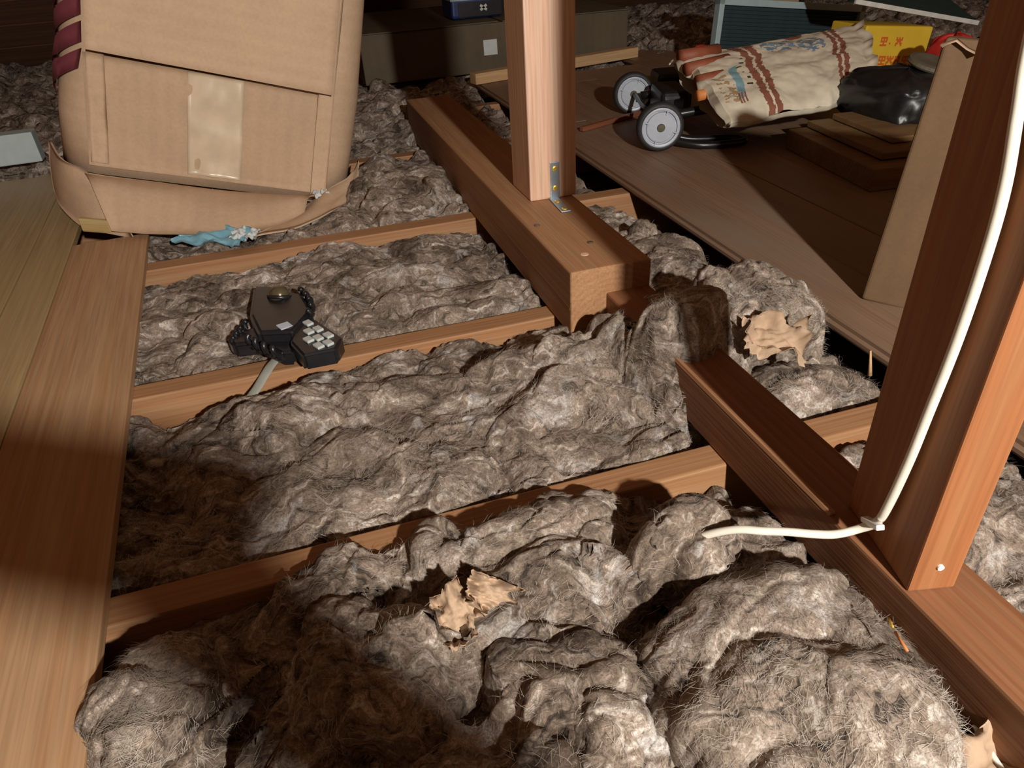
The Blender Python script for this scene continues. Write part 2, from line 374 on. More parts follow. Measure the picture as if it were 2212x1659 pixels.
# boarded part of the floor on the right: planks with a tongue along the open side
def plank_mesh(L, w=0.128, t=0.020, tongue=True):
    pr = [(0, 0), (0, 0.0065), (-0.007, 0.0075), (-0.007, 0.0125), (0, 0.0135), (0, t - 0.001), (0.001, t), (w - 0.002, t), (w - 0.0012, t - 0.001), (w - 0.0012, 0)]
    v = [(x, 0, z) for x, z in pr] + [(x, L, z) for x, z in pr]; n = len(pr)
    f = [(i, (i + 1) % n, (i + 1) % n + n, i + n) for i in range(n)] + [tuple(range(n))[::-1], tuple(range(n, 2 * n))]
    me = pym('plank', v, f); bm = bmesh.new(); bm.from_mesh(me); bmesh.ops.recalc_face_normals(bm, faces=bm.faces); bm.to_mesh(me); bm.free(); return me
pm = {}
random.seed(4)
for i in range(14):
    x = 0.674 + i * 0.128
    cuts = [-0.35, random.uniform(1.75, 2.5), 2.62 if x < 1.3 else 3.4]
    for a, b in zip(cuts[:-1], cuts[1:]):
        L = round(b - a - 0.002, 3)
        me = plank_mesh(L); p = link('plank', me, M['plank'], fl, (x, a, random.uniform(-0.0008, 0.0008)))
        
# roof deck beyond the joists, sloping down to the eaves
rf = empty('ceiling', (0, 4.6, -0.1)); tag(rf, kind='structure')
rm = box_mesh('roof_board', (8.6, 0.02, 0.178), (1.0, 0, 0), 0.002)
for k in range(16):
    s = 0.09 + k * 0.182
    link('roof_board', rm, M['roof'], rf, (0, -s * math.cos(0.62), s * math.sin(0.62)), (math.pi / 2 - 0.62 - math.pi / 2 + (math.pi / 2 - (math.pi / 2 - 0.0)) , 0, 0) if False else (math.radians(90) - 0.62, 0, 0))

# joists (run left to right)
def joist(y0, y1, label, x0=-1.3, x1=2.4):
    o = box('floor_joist', (x1 - x0, y1 - y0, 0.115), ((x0 + x1) / 2, 0, -0.0575), M['fir_x'], loc=(0, (y0 + y1) / 2, 0), bev=0.0025)
    return tag(o, label, 'joist', 'floor joists')
joist(0.122, 0.160, 'ceiling joist nearest the camera, showing at the lower right edge by the beam')
joist(0.513, 0.550, 'joist crossing the foreground, its top bare from the wide board to the beam')
joist(0.908, 0.946, 'middle joist with the grey ribbon cord hanging over it beside the telephone')
joist(1.369, 1.410, 'far joist with a brightly lit face in front of the big cardboard box')
joist(1.890, 1.930, 'mostly buried joist behind the big box, one short orange piece showing')
joist(2.350, 2.388, 'farthest joist, buried in insulation under the flat carton')

# beams carrying the posts
b1 = box('timber_beam', (0.122, 1.24, 0.100), (0, 0.62, 0.050), M['fir'], loc=(0.387, 0.838, 0.0005), bev=0.004, seg=3)
tag(b1, 'short thick timber with sawn end lying across the joists under the square post', 'beam')
gr = box('seam', (0.0012, 1.232, 0.003), (-0.0608, 0.62, 0.043), M['fir_dark_y'], b1, bev=0)
for (x, y) in ((-0.044, 0.188), (0.005, 0.088)):
    link('nail_head', lathe_mesh('nail_head', [(0.0, 0.0), (0.0042, 0.0), (0.0048, 0.0012), (0.0038, 0.0022), (0.0, 0.0022)], 14, 'z'), M['nail'], b1, (x, y, 0.0995))
link('knot', lathe_mesh('knot', [(0.0, 0.0), (0.0065, 0.0), (0.006, 0.0012), (0.0, 0.0016)], 14, 'z'), M['fir_z'], b1, (-0.019, 0.052, 0.0993))
b2 = box('long_beam', (0.066, 1.35, 0.060), (0, 0.41, 0.030), M['fir_dark_y'], loc=(0.413, 0.16, 0.0005), bev=0.003)
tag(b2, 'long narrow beam running from the lower right corner under the post with the white cable', 'beam')
sp = link('split_strip', pym('split_strip', [(-0.033, 0, 0.060), (-0.026, 0, 0.060), (-0.033, 0.36, 0.060), (-0.0265, 0.36, 0.060), (-0.032, 0.0, 0.0635), (-0.027, 0.0, 0.0635), (-0.032, 0.36, 0.0645), (-0.0285, 0.36, 0.0645)],
      [(0, 1, 5, 4), (2, 6, 7, 3), (0, 4, 6, 2), (1, 3, 7, 5), (4, 5, 7, 6), (0, 2, 3, 1)]), M['fir'], b2, (0, 0.20, 0))

# posts
p1 = box('square_post', (0.084, 0.100, 1.5), (0.042, 0.050, 0.75), M['fir_z'], loc=(0.369, 1.134, 0.1008), bev=0.003)
tag(p1, 'upright square post of pale fir held by a small steel angle bracket', 'post')
tag(link('bark_pocket', lathe_mesh('bark_pocket', [(0.0, 0.004), (0.006, 0.003), (0.009, 0.0), (0.006, -0.001), (0.0, -0.001)], 12, 'x'), M['fir_post'], p1, (0.0845, 0.02, 0.075)), 'dark resin knot')
p2 = box('plank_post', (0.037, 0.098, 1.5), (0.0185, 0.049, 0.75), M['fir_post'], loc=(0.3815, 0.270, 0.0608), rot=(0, 0, -0.23), bev=0.002)
tag(p2, 'reddish plank post in the right foreground with a white cable stapled to it', 'post')
link('nail_head', lathe_mesh('nail_head', [(0.0, 0.0), (0.0026, 0.0), (0.0026, -0.002), (0.0, -0.0022)], 12, 'y'), M['clip'], p2, (0.0185, 0.0002, 0.026))

# angle bracket
br = empty('angle_bracket', (0.4135, 1.1338, 0.1012)); tag(br, 'small zinc L bracket with brass screws at the foot of the square post', 'bracket')
box('upright_leg', (0.0165, 0.0022, 0.062), (0, -0.0011, 0.031), M['zinc'], br, bev=0.0008)
box('foot_leg', (0.0165, 0.074, 0.0022), (-0.0035, -0.037, 0.0011), M['zinc'], br, bev=0.0008, rot=(0, 0, -0.06))
sm = lathe_mesh('screw_head', [(0.0, 0.0), (0.0052, 0.0), (0.0048, 0.0012), (0.003, 0.0018), (0.0, 0.0018)], 14, 'z')
for z in (0.051, 0.018): s_ = link('screw_head', sm, M['brass'], br, (0, -0.0021, z), (math.pi / 2, 0, 0))
for y, x in ((-0.025, -0.005), (-0.063, -0.007)): link('screw_head', sm, M['brass'], br, (x, y, 0.0021))

# added unseen bars behind the camera, cast an arm-like shadow on the foreground
def shadow_bar(name, p, q, w, label, z=0.54):
    a, b = Vector((*p, z)), Vector((*q, z)); d = b - a
    o = box(name, (d.length, w, 0.030), (d.length / 2, 0, 0), M['fir_x'], loc=tuple(a), rot=(0, 0, math.atan2(d.y, d.x)), bev=0.003)
    return tag(o, label, 'shadow_bar')
shadow_bar('wide_shadow_bar', (-0.727, 0.228), (0.108, -0.290), 0.088, 'added wide bar overhead, unseen, shading the left foreground and ending just behind the viewpoint')
shadow_bar('narrow_shadow_bar', (0.068, -0.252), (0.50, -0.915), 0.060, 'added narrow bar overhead, unseen, shading the near wool and running back from the wide bar', 0.508)

# loose boards on the left
def board(x0, x1, y0, y1, mat, label, z=0.0005, t=0.014, rz=0.065):
    o = box('loose_board', (x1 - x0, y1 - y0, t), ((x1 - x0) / -2, (y1 - y0) / 2, t / 2), mat, loc=(x1, y0, z), rot=(0, 0, rz), bev=0.0018)
    return tag(o, label, 'board', 'boards laid over the joists')
board(-0.346, -0.207, -0.1, 1.545, M['board_a'], 'tan grained board at left with its bare edge over the insulation')
board(-0.420, -0.3475, -0.1, 2.08, M['board_b'], 'narrow olive board between the grained board and the outer one', z=0.001)
board(-0.70, -0.4215, -0.1, 2.12, M['board_b'], 'yellowish wide board at the far left edge of the picture', z=0.0015)

# ================================================================== INSULATION
wool('insulation_batt', 'nearest batt of brown mineral wool in front of the bare foreground joist', -0.262, 0.392, 0.03, 0.532, 0.0017,
     body(0.004, [lump(-0.02, 0.375, 0.075, 0.075, 0.040), lump(0.14, 0.43, 0.10, 0.075, 0.026), lump(0.02, 0.19, 0.13, 0.10, 0.035), lump(-0.13, 0.30, 0.07, 0.10, 0.015),
                  lump(0.11, 0.30, 0.06, 0.07, 0.035), lump(0.34, 0.50, 0.10, 0.06, -0.030), lump(-0.20, 0.51, 0.13, 0.05, -0.03), lump(0.10, 0.50, 0.15, 0.05, 0.022, 0, 0.4), lump(0.045, 0.36, 0.028, 0.045, -0.03), lump(0.19, 0.36, 0.03, 0.07, -0.035, 0.5),
                  lump(-0.155, 0.33, 0.018, 0.10, -0.045, -0.5), lump(0.055, 0.475, 0.035, 0.045, 0.018), lump(0.268, 0.402, 0.055, 0.045, 0.062)]), 100, amp=1.1, edge=0.03, drop=0.045, fib=12000)
wool('insulation_pillow', 'big rounded pillow of pale wool bulging beside the long beam', 0.150, 0.400, 0.130, 0.385, 0.0016,
     body(-0.03, [lump(0.277, 0.262, 0.125, 0.130, 0.082, 0.0, 0.35), lump(0.33, 0.20, 0.06, 0.05, 0.012)]), 140, 'wool_b', amp=0.75, edge=0.03, drop=0.05, fib=6000,
     shape=ell(0.276, 0.262, 0.118, 0.122, 0.12, 3.2))
wool('insulation_clump', 'torn flap of grey wool flopped over the edge of the grained board', -0.270, -0.135, 0.310, 0.490, 0.0016,
     body(0.0, [lump(-0.196, 0.405, 0.055, 0.085, 0.045, -0.1, 0.4)]), 150, 'wool_b', amp=0.6, edge=0.02, drop=0.02, fib=3500, shape=ell(-0.200, 0.400, 0.045, 0.072, -0.15))
wool('insulation_batt', 'broad wool batt between the foreground joist and the joist with the cord', -0.30, 0.385, 0.545, 0.918, 0.0017,
     body(0.002, [lump(0.03, 0.74, 0.30, 0.19, 0.022), lump(0.30, 0.76, 0.14, 0.13, 0.022), lump(-0.06, 0.80, 0.10, 0.05, 0.012), lump(-0.22, 0.72, 0.05, 0.09, -0.02, 0.4), lump(-0.16, 0.90, 0.16, 0.05, -0.02)], (0.02, -0.02)), 200, amp=1.05, edge=0.022, drop=0.05, fib=15000)
wool('insulation_batt', 'wool batt with the black telephone lying on it', -0.34, 0.345, 0.942, 1.380, 0.0019,
     body(-0.008, [lump(0.0, 1.2, 0.30, 0.2, 0.020), lump(-0.16, 1.06, 0.06, 0.06, 0.02), lump(0.2, 1.0, 0.2, 0.06, 0.014), lump(0.0, 1.37, 0.5, 0.07, -0.030), lump(0.02, 1.365, 0.09, 0.05, 0.030)]), 300, amp=1.0, edge=0.03, drop=0.055, fib=12000)
wool('insulation_batt', 'shaded wool batt between the big cardboard box and the thick timber', -0.36, 0.345, 1.405, 1.895, 0.0026,
     body(0.0, [lump(0.22, 1.62, 0.13, 0.17, 0.045), lump(0.30, 1.52, 0.05, 0.05, 0.03), lump(-0.3, 1.6, 0.4, 0.2, -0.02)]), 400, amp=1.35, edge=0.03, drop=0.05, fib=6000)
wool('insulation_batt', 'dim wool batt behind the big cardboard box and the thick timber', -1.7, 0.66, 1.925, 2.70, 0.0045,
     body(0.01, [lump(0.27, 2.25, 0.16, 0.25, 0.035), lump(-0.75, 1.99, 0.5, 0.22, -0.06, 0, 0.4)]), 500, amp=1.7, edge=0.03, drop=0.05, fib=7000)
wool('insulation_batt', 'dark far wool spread out under the eaves', -3.2, 4.6, 2.68, 4.55, 0.012,
     body(0.0, [lump(1.6, 3.2, 0.6, 0.5, 0.05)]), 600, amp=2.2, edge=0.05, drop=0.05, fib=0)
# strip to the right of the beams
wool('insulation_batt', 'wool in the right corner between the plank post and the floor planks', 0.448, 0.672, 0.05, 0.512, 0.0022,
     body(-0.008, [lump(0.57, 0.35, 0.1, 0.14, 0.02)]), 700, amp=0.9, edge=0.025, drop=0.06, fib=3500)
wool('insulation_batt', 'pale wool wedge beside the torn kraft paper and the floor edge', 0.447, 0.668, 0.552, 0.700, 0.0017,
     body(-0.015, [lump(0.545, 0.60, 0.085, 0.06, 0.040, -0.2)]), 720, 'wool_b', amp=0.7, edge=0.03, drop=0.06, fib=3500)
wool('insulation_batt', 'ragged wool along the floor edge to the right of the thick timber end', 0.448, 0.655, 0.70, 1.40, 0.002,
     body(-0.014, [lump(0.54, 1.00, 0.10, 0.14, 0.050), lump(0.535, 1.20, 0.07, 0.09, 0.030), lump(0.575, 1.10, 0.03, 0.03, 0.03)]), 740, amp=1.15, edge=0.03, drop=0.06, fib=6000)
wool('insulation_batt', 'dark wool strip behind the square post by the floor edge', 0.448, 0.665, 1.41, 2.60, 0.0035,
     body(-0.02, [lump(0.58, 1.75, 0.08, 0.2, 0.03)]), 760, amp=1.1, edge=0.03, drop=0.06, fib=3000)
wool('insulation_mound', 'heap of torn wool burying the beam in front of the sawn timber end', 0.225, 0.675, 0.570, 0.862, 0.0017,
     body(0.0, [lump(0.30, 0.755, 0.085, 0.065, 0.050), lump(0.430, 0.735, 0.105, 0.12, 0.082, 0.3, 0.8), lump(0.575, 0.75, 0.095, 0.085, 0.085, 0.2, 0.5), lump(0.40, 0.655, 0.07, 0.08, 0.06)]),
     800, 'wool_b', amp=1.1, edge=0.03, drop=0.05, fib=9000, shape=lambda X, Y: np.maximum(np.maximum(ell(0.31, 0.745, 0.095, 0.07)(X, Y), ell(0.425, 0.712, 0.100, 0.135, 0.15)(X, Y)), ell(0.565, 0.745, 0.105, 0.09)(X, Y)))

# torn kraft facing
def torn(name, c, w, h, rot, label, seed, mat='kraft', curl=0.02):
    n = 26; u = np.linspace(-1, 1, n); U, V = np.meshgrid(u, u, indexing='ij'); rs = np.random.RandomState(seed)
    j = pn(U * 3, V * 3, seed) * 0.10 + pn(U * 8, V * 8, seed + 1) * 0.07
    ang = np.arctan2(V, U); rad = np.maximum(np.abs(U), np.abs(V)); k = 1 - 0.22 * np.abs(pn(ang * 1.5, rad * 0, seed + 3)) - 0.16 * np.abs(pn(ang * 5, rad * 0, seed + 4)) - 0.10 * np.abs(pn(ang * 14, rad * 0, seed + 5))
    X = U * k * w / 2; Y = V * k * h / 2; Zz = curl * (rad ** 2) * pn(U * 1.6 + 4, V * 1.6, seed + 7) * 1.8 + 0.004 * pn(U * 5, V * 5, seed + 9)
    me, _ = grid_mesh(name, np.stack([X, Y, Zz], -1), 0.0009)
    return tag(link(name, me, M[mat], loc=c, rot=rot), label, 'paper')
torn('torn_paper', (0.515, 0.636, 0.066), 0.085, 0.058, (0.45, 0.1, -0.45), 'jagged scrap of tan kraft paper on the wool beside the floor edge', 11)
torn('torn_paper', (0.048, 0.393, 0.030), 0.042, 0.050, (0.5, -0.25, 0.3), 'small pale kraft scrap sticking out of the foreground wool', 23)
torn('torn_paper', (0.082, 0.398, 0.036), 0.045, 0.030, (0.8, 0.6, -0.3), 'curled brown paper scrap beside the small pale scrap', 31)
torn('torn_paper', (0.352, 0.150, 0.016), 0.10, 0.07, (0.05, 0.05, 0.1), 'smooth brown paper patch at the bottom right corner', 37)

# ================================================================== CABLES
cb = empty('power_cable', (0.375, 0.315, 0.06)); tag(cb, 'white power cable running down the plank post and into the wool', 'cable')
def rel(o, pts): return [tuple(np.array(p) - np.array(o.location)) for p in pts]
tube('sheath', rel(cb, [(0.3860, 0.3300, 0.700), (0.3844, 0.3220, 0.550), (0.3830, 0.3150, 0.451), (0.3814, 0.3070, 0.410), (0.3798, 0.2990, 0.373), (0.3792, 0.2960, 0.334), (0.3792, 0.2960, 0.275), (0.3800, 0.3000, 0.210), (0.3806, 0.3030, 0.167), (0.3818, 0.3090, 0.118), (0.3830, 0.3150, 0.094), (0.3765, 0.324, 0.080), (0.360, 0.330, 0.074), (0.345, 0.338, 0.072), (0.328, 0.348, 0.071), (0.310, 0.358, 0.069), (0.294, 0.370, 0.065), (0.276, 0.384, 0.052), (0.258, 0.398, 0.030)]), 0.0036, M['cable'], cb, smooth_n=6, seg=12, flat=1.0)
box('clip', (0.007, 0.0045, 0.024), (-0.001, 0.0, 0.0), M['clip'], cb, bev=0.001, loc=tuple(rel(cb, [(0.382, 0.317, 0.091)])[0]), rot=(math.radians(64), 0, -0.23))
c2 = tube('thin_wire', [(0.395, 0.205, 0.004), (0.381, 0.186, 0.010), (0.376, 0.170, 0.010), (0.373, 0.150, 0.008), (0.372, 0.12, 0.006)], 0.0022, M['cable'], smooth_n=5)
tag(c2, 'thin pale wire against the side of the long beam at the bottom corner', 'wire')
for i, (p, q, m, lb) in enumerate((((0.346, 0.243, 0.062), (0.341, 0.226, 0.064), 'orange', 'orange splinter lying on the pale wool pillow'), ((0.352, 0.256, 0.060), (0.348, 0.247, 0.061), 'brass', 'yellow chip lying on the pale wool pillow by the beam'))):
    tag(tube('splinter', [p, q], 0.0012, M[m], seg=6), lb, 'splinter')

# ================================================================== TELEPHONE
ph = empty('telephone', (-0.06, 1.0, 0.012), (0, 0, 0)); tag(ph, 'black push button telephone lying on the wool behind the middle joist', 'telephone')
def prel(x, y, z): return (x + 0.06, y - 1.0, z - 0.012)
def hull(name, pts, z0, z1, mat, parent, inset=0.006):
    bm = bmesh.new(); n = len(pts); cxm = sum(p[0] for p in pts) / n; cym = sum(p[1] for p in pts) / n
    lo_ = [bm.verts.new((x, y, z0)) for x, y in pts]; hi = [bm.verts.new((x, y, z1)) for x, y in pts]
    bm.faces.new(lo_[::-1]); bm.faces.new(hi)
    for i in range(n): bm.faces.new((lo_[i], lo_[(i + 1) % n], hi[(i + 1) % n], hi[i]))
    bmesh.ops.recalc_face_normals(bm, faces=bm.faces)
    bmesh.ops.bevel(bm, geom=bm.edges[:], offset=inset, segments=3, affect='EDGES')
    me = bpy.data.meshes.new(name); bm.to_mesh(me); bm.free(); return link(name, me, mat, parent, smooth=False)
L2 = lambda pts: [(x + 0.06, y - 1.0) for x, y in pts]
hull('body', L2([(-0.105, 1.115), (-0.075, 1.098), (-0.032, 1.050), (-0.022, 0.985), (-0.052, 0.930), (-0.100, 0.945), (-0.112, 1.010)]), 0.0, 0.034, M['black'], ph)
hull('keypad_panel', L2([(-0.042, 0.985), (-0.022, 0.975), (0.012, 0.898), (0.000, 0.868), (-0.045, 0.868), (-0.060, 0.915)]), 0.002, 0.027, M['black'], ph, 0.004)
km = box_mesh('key', (0.0105, 0.015, 0.004), (0, 0, 0.001), 0.0012)
for (x, y) in [(-0.031, 0.956), (-0.019, 0.932), (-0.007, 0.908), (-0.032, 0.930), (-0.021, 0.906), (-0.009, 0.886), (-0.034, 0.906), (-0.022, 0.883)]:
    link('key', km, M['key'], ph, prel(x, y, 0.0395), (0, 0, 0.45))
link('ringer_dome', lathe_mesh('ringer_dome', [(0.0155, -0.006), (0.0155, 0.002), (0.014, 0.008), (0.010, 0.013), (0.004, 0.0155), (0.0, 0.016)], 28, 'z'), M['bronze'], ph, prel(-0.066, 1.055, 0.046), (-0.3, 0.2, 0), smooth=True)
link('dome_ring', lathe_mesh('dome_ring', [(0.0165, 0.0), (0.019, 0.0), (0.0195, 0.005), (0.0165, 0.006)], 28, 'z', ring=True), M['black'], ph, prel(-0.066, 1.055, 0.042), (-0.3, 0.2, 0), smooth=True)
rb = tube_mesh('rib', [(0, 0, -0.008), (0.004, 0, 0.004), (0.004, 0.0, 0.010), (0, 0, 0.014)], 0.0042, seg=8, smooth_n=3)
for k, (x, y, z, a) in enumerate([(-0.036, 1.052, 0.040, 0.4), (-0.030, 1.035, 0.040, 0.2), (-0.026, 1.018, 0.039, 0.1), (-0.025, 1.000, 0.037, 0), (-0.029, 0.983, 0.036, -0.2),
                                  (-0.118, 1.000, 0.026, 2.6), (-0.125, 0.988, 0.024, 2.8), (-0.131, 0.979, 0.021, 2.9), (-0.136, 0.972, 0.018, 3.0), (-0.112, 0.955, 0.026, 3.6), (-0.102, 0.940, 0.026, 3.9), (-0.091, 0.925, 0.025, 4.1), (-0.080, 0.913, 0.024, 4.3)]):
    link('rib', rb, M['black'], ph, prel(x, y, z), (0.2, 0, a), smooth=True)
hull('cradle_wing', L2([(-0.105, 1.000), (-0.128, 0.992), (-0.146, 0.978), (-0.138, 0.955), (-0.105, 0.950), (-0.075, 0.905), (-0.055, 0.900), (-0.060, 0.960)]), -0.006, 0.018, M['black'], ph, 0.005)
box('label_plate', (0.018, 0.014, 0.002), (0, 0, 0), M['hub'], ph, bev=0.0005, loc=prel(-0.063, 0.947, 0.0475), rot=(0.15, 0.1, 0.5))
rc = tube('ribbon_cord', [(-0.040, 0.952, 0.012), (-0.058, 0.944, 0.013), (-0.075, 0.934, 0.0105), (-0.090, 0.916, 0.0085), (-0.101, 0.898, 0.004), (-0.114, 0.880, -0.004), (-0.126, 0.866, -0.010), (-0.135, 0.856, -0.016)], 0.0075, M['greycord'], smooth_n=5, seg=12, flat=0.28)
tag(rc, 'flat grey cord draped over the middle joist below the telephone', 'cord')

# ================================================================== BIG CARDBOARD BOX
ROLL = math.radians(16)
cx0 = Vector((-0.175, 1.62, 0.064))
bx = empty('cardboard_box', tuple(cx0), (0, ROLL, 0)); tag(bx, 'large tilted cardboard box with flared flaps, tape strip and plum stripes at left', 'box')
# local frame: x along the front, y away from viewer, z up the front face
def rrect(w, d, r, n=10):
    out = []
    for (sx, sy, a0) in ((1, -1, -90), (1, 1, 0), (-1, 1, 90), (-1, -1, 180)):
        for k in range(n + 1):
            a = math.radians(a0 + 90 * k / n); out.append((sx * (w / 2 - r) + r * math.cos(a), sy * (d / 2 - r) + r * math.sin(a)))
    return out
rows = []
for z, w, off in ((-0.005, 0.575, 0.0), (0.10, 0.580, 0.0), (0.208, 0.574, 0.0), (0.246, 0.570, 0.0), (0.45, 0.555, 0), (0.62, 0.55, 0)):
    ring = rrect(w, 0.40, 0.085); ring.append(ring[0]); rows.append([(x + 0.002 + (0.0 if z > 0.2 else -0.006), y + 0.20 + 0.012, z) for x, y in ring])
me, nf = grid_mesh('walls', np.array(rows)[:, ::-1], 0.0)
bm = bmesh.new(); bm.from_mesh(me)
bmesh.ops.delete(bm, geom=[f for f in bm.faces if f.calc_center_median().y < 0.02 and abs(f.calc_center_median().x) < 0.20 and 0.208 < f.calc_center_median().z < 0.246], context='FACES')
bm.to_mesh(me); bm.free()
bo = link('walls', me, M['card'], bx, smooth=True); bo.modifiers.new('thickness', 'SOLIDIFY').thickness = 0.004
# left half of the front shows plum stripes on the rounded corner
for k in range(5):
    z0 = 0.125 + k * 0.047; n = 14; G = []
    for i in range(n):
        a = math.radians(172 + 76 * i / (n - 1)); r = 0.085; zz = z0 + i * 0.0052; row = []
        for dz in (0.0, 0.036):
            w = np.interp(zz + dz, (0.1, 0.208, 0.246, 0.45, 0.62), (0.580, 0.574, 0.570, 0.555, 0.55)); ox = 0.002 if zz + dz > 0.2 else -0.004
            row.append((-(w / 2 - r) + (r + 0.0065) * math.cos(a) + ox, 0.212 - (0.2 - r) + (r + 0.0065) * math.sin(a), zz + dz))
        G.append(row)
    me, _ = grid_mesh('printed_stripe', np.array(G), 0.0006); tag(link('printed_stripe', me, M['plum'], bx, smooth=True), 'plum printed stripe')
def panel(name, x0, x1, z0, z1, y, mat, n=24, m=16, warp=0.004, seed=1, z0r=None, th=0.004, bow=0.0):
    u, v = np.linspace(0, 1, n), np.linspace(0, 1, m); U, V = np.meshgrid(u, v, indexing='ij')
    zb = z0 + (0 if z0r is None else (z0r - z0) * U)
    X = x0 + (x1 - x0) * U; Z = zb + (z1 - zb) * V; Yv = y + warp * pn(U * 3, V * 3, seed) - bow * (1 - V) ** 2
    me, _ = grid_mesh(name, np.stack([X, Yv, Z], -1), -th if False else th); return link(name, me, mat, bx, smooth=False)
panel('upper_flap', -0.222, 0.222, 0.232, 0.62, -0.004, M['card'], seed=3, warp=0.003, bow=0.012, z0r=0.226)
panel('lower_panel', -0.232, 0.222, 0.012, 0.222, 0.0095, M['card_in'], seed=5, warp=0.003)
tag(panel('tape_strip', -0.052, 0.052, 0.020, 0.221, 0.0055, M['tape'], seed=7, warp=0.0060, th=0.0006, n=16, m=30), 'shiny tan packing tape')
tag(panel('corner_crease', -0.226, -0.196, 0.02, 0.225, 0.004, M['card'], seed=9, warp=0.004, n=6), 'raised fold along the left edge')
panel('corner_crease', 0.196, 0.228, 0.01, 0.62, 0.001, M['card'], seed=13, warp=0.004, n=6)
# flared bottom flaps, given in world metres
inv = Matrix.Translation(cx0) @ Matrix.Rotation(ROLL, 4, 'Y'); inv.invert()
def flap(name, top, bot, mat, seed, sag=0.01, n=20, m=12, th=0.004):
    T = catmull(top, max(2, n // (len(top) - 1))); B = catmull(bot, max(2, n // (len(bot) - 1))); k = min(len(T), len(B)); G = []
    for i in range(k):
        a = T[round(i * (len(T) - 1) / (k - 1))]; b = B[round(i * (len(B) - 1) / (k - 1))]; row = []
        for j in range(m):
            t = j / (m - 1); p = a.lerp(b, t); p = p + Vector((0, 0, -sag * math.sin(math.pi * t) + 0.004 * float(pn(np.array([i * 0.2 + 0.3]), np.array([t * 3.0]), seed)[0]))); row.append(tuple(inv @ p))
        G.append(row)
    me, _ = grid_mesh(name, np.array(G), th); return link(name, me, mat, bx, smooth=False)
flap('front_flap', [(-0.405, 1.615, 0.128), (-0.25, 1.612, 0.078), (-0.10, 1.612, 0.036), (0.036, 1.615, 0.000)], [(-0.375, 1.535, 0.030), (-0.235, 1.486, 0.014), (-0.115, 1.452, 0.010), (-0.010, 1.520, 0.004)], M['card_in'], 2, -0.028)
flap('left_flap', [(-0.475, 1.74, 0.170), (-0.445, 1.66, 0.150), (-0.405, 1.625, 0.130), (-0.38, 1.60, 0.10)], [(-0.520, 1.80, 0.055), (-0.490, 1.70, 0.040), (-0.430, 1.600, 0.022), (-0.340, 1.530, 0.012)], M['card'], 4, -0.012)
flap('right_flap', [(0.020, 1.590, 0.010), (0.060, 1.62, 0.022), (0.110, 1.66, 0.035), (0.140, 1.74, 0.045)], [(-0.110, 1.430, 0.008), (-0.02, 1.46, 0.006), (0.060, 1.53, 0.006), (0.120, 1.64, 0.004)], M['card'], 6, 0.003)
tag(flap('tape_tail', [(-0.190, 1.604, 0.066), (-0.150, 1.603, 0.055)], [(-0.182, 1.560, 0.030), (-0.142, 1.556, 0.022)], M['tape'], 8, 0.0, th=0.0008), 'loose end of the tape strip')

bk = box('wood_block', (0.075, 0.055, 0.028), (0, 0, 0.014), M['palewood'], loc=(-0.398, 1.600, 0.018), rot=(0, 0, math.radians(-35)), bev=0.002); tag(bk, 'pale yellow block wedged under the left flap of the big box', 'block')
def scrap(name, c, w, h, mat, label, seed, rz):
    n = 20; u = np.linspace(-1, 1, n); U, V = np.meshgrid(u, u, indexing='ij')
    G = np.stack([U * w / 2 * (1 + 0.2 * pn(V * 3, V * 0, seed)), V * h / 2 * (1 + 0.3 * pn(U * 3, U * 0, seed + 1)), 0.012 * pn(U * 2, V * 2, seed + 2) + 0.006 * np.abs(pn(U * 5, V * 5, seed + 3))], -1)
    me, _ = grid_mesh(name, G, 0.0008); return tag(link(name, me, mat, loc=c, rot=(0.15, 0, rz)), label, 'plastic scrap')
scrap('plastic_film', (-0.185, 1.458, 0.016), 0.15, 0.06, M['skyblue'], 'crumpled sky blue plastic under the front flap of the big box', 3, -0.55)
scrap('plastic_film', (-0.125, 1.432, 0.018), 0.05, 0.04, M['white'], 'white plastic scrap beside the crumpled blue plastic', 9, -0.4)
scrap('plastic_film', (0.040, 1.600, 0.020), 0.035, 0.045, M['white'], 'pale scrap showing in the torn right corner of the big box', 14, 0.2)

# pale panel edge at far left
pb = box('foam_panel', (0.55, 0.05, 0.075), (-0.275, 0.025, 0.0375), M['paleblue'], loc=(-0.632, 2.18, 0.036), bev=0.003, rot=(0, 0, 0.05)); tag(pb, 'pale blue foam panel edge behind the left side of the big box', 'panel')

# ================================================================== FAR CARTON
ct = empty('flat_carton', (0.30, 2.79, 0.02)); tag(ct, 'long low dusty carton behind the thick timber with a pale label', 'carton')
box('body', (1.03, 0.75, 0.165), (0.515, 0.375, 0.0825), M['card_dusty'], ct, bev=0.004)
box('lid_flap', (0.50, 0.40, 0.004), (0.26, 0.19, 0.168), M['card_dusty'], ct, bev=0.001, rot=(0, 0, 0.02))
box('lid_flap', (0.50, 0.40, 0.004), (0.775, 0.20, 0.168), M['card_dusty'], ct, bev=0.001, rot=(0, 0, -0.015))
box('label', (0.052, 0.0015, 0.052), (0.475, -0.0008, 0.085), M['white'], ct, bev=0.0003)
lb = box('lumber_strip', (0.72, 0.045, 0.036), (0.36, 0, 0.018), M['raw'], loc=(0.650, 2.595, 0.0212), rot=(0, 0, 0.235), bev=0.003); tag(lb, 'raw pale lumber strip lying in front of the low carton', 'lumber')
st = box('wood_stick', (0.27, 0.014, 0.012), (0.135, 0, 0.006), M['redstick'], loc=(0.740, 1.815, 0.0212), rot=(0, 0, 0.38), bev=0.002); tag(st, 'thin dark red stick lying on the planks behind the square post', 'stick')
tt = empty('blue_tote', (0.765, 2.90, 0.1935)); tag(tt, 'blue plastic tote with black front on top of the low carton', 'tote')
box('body', (0.20, 0.16, 0.12), (0, 0.08, 0.06), M['blue'], tt, bev=0.012, seg=3)
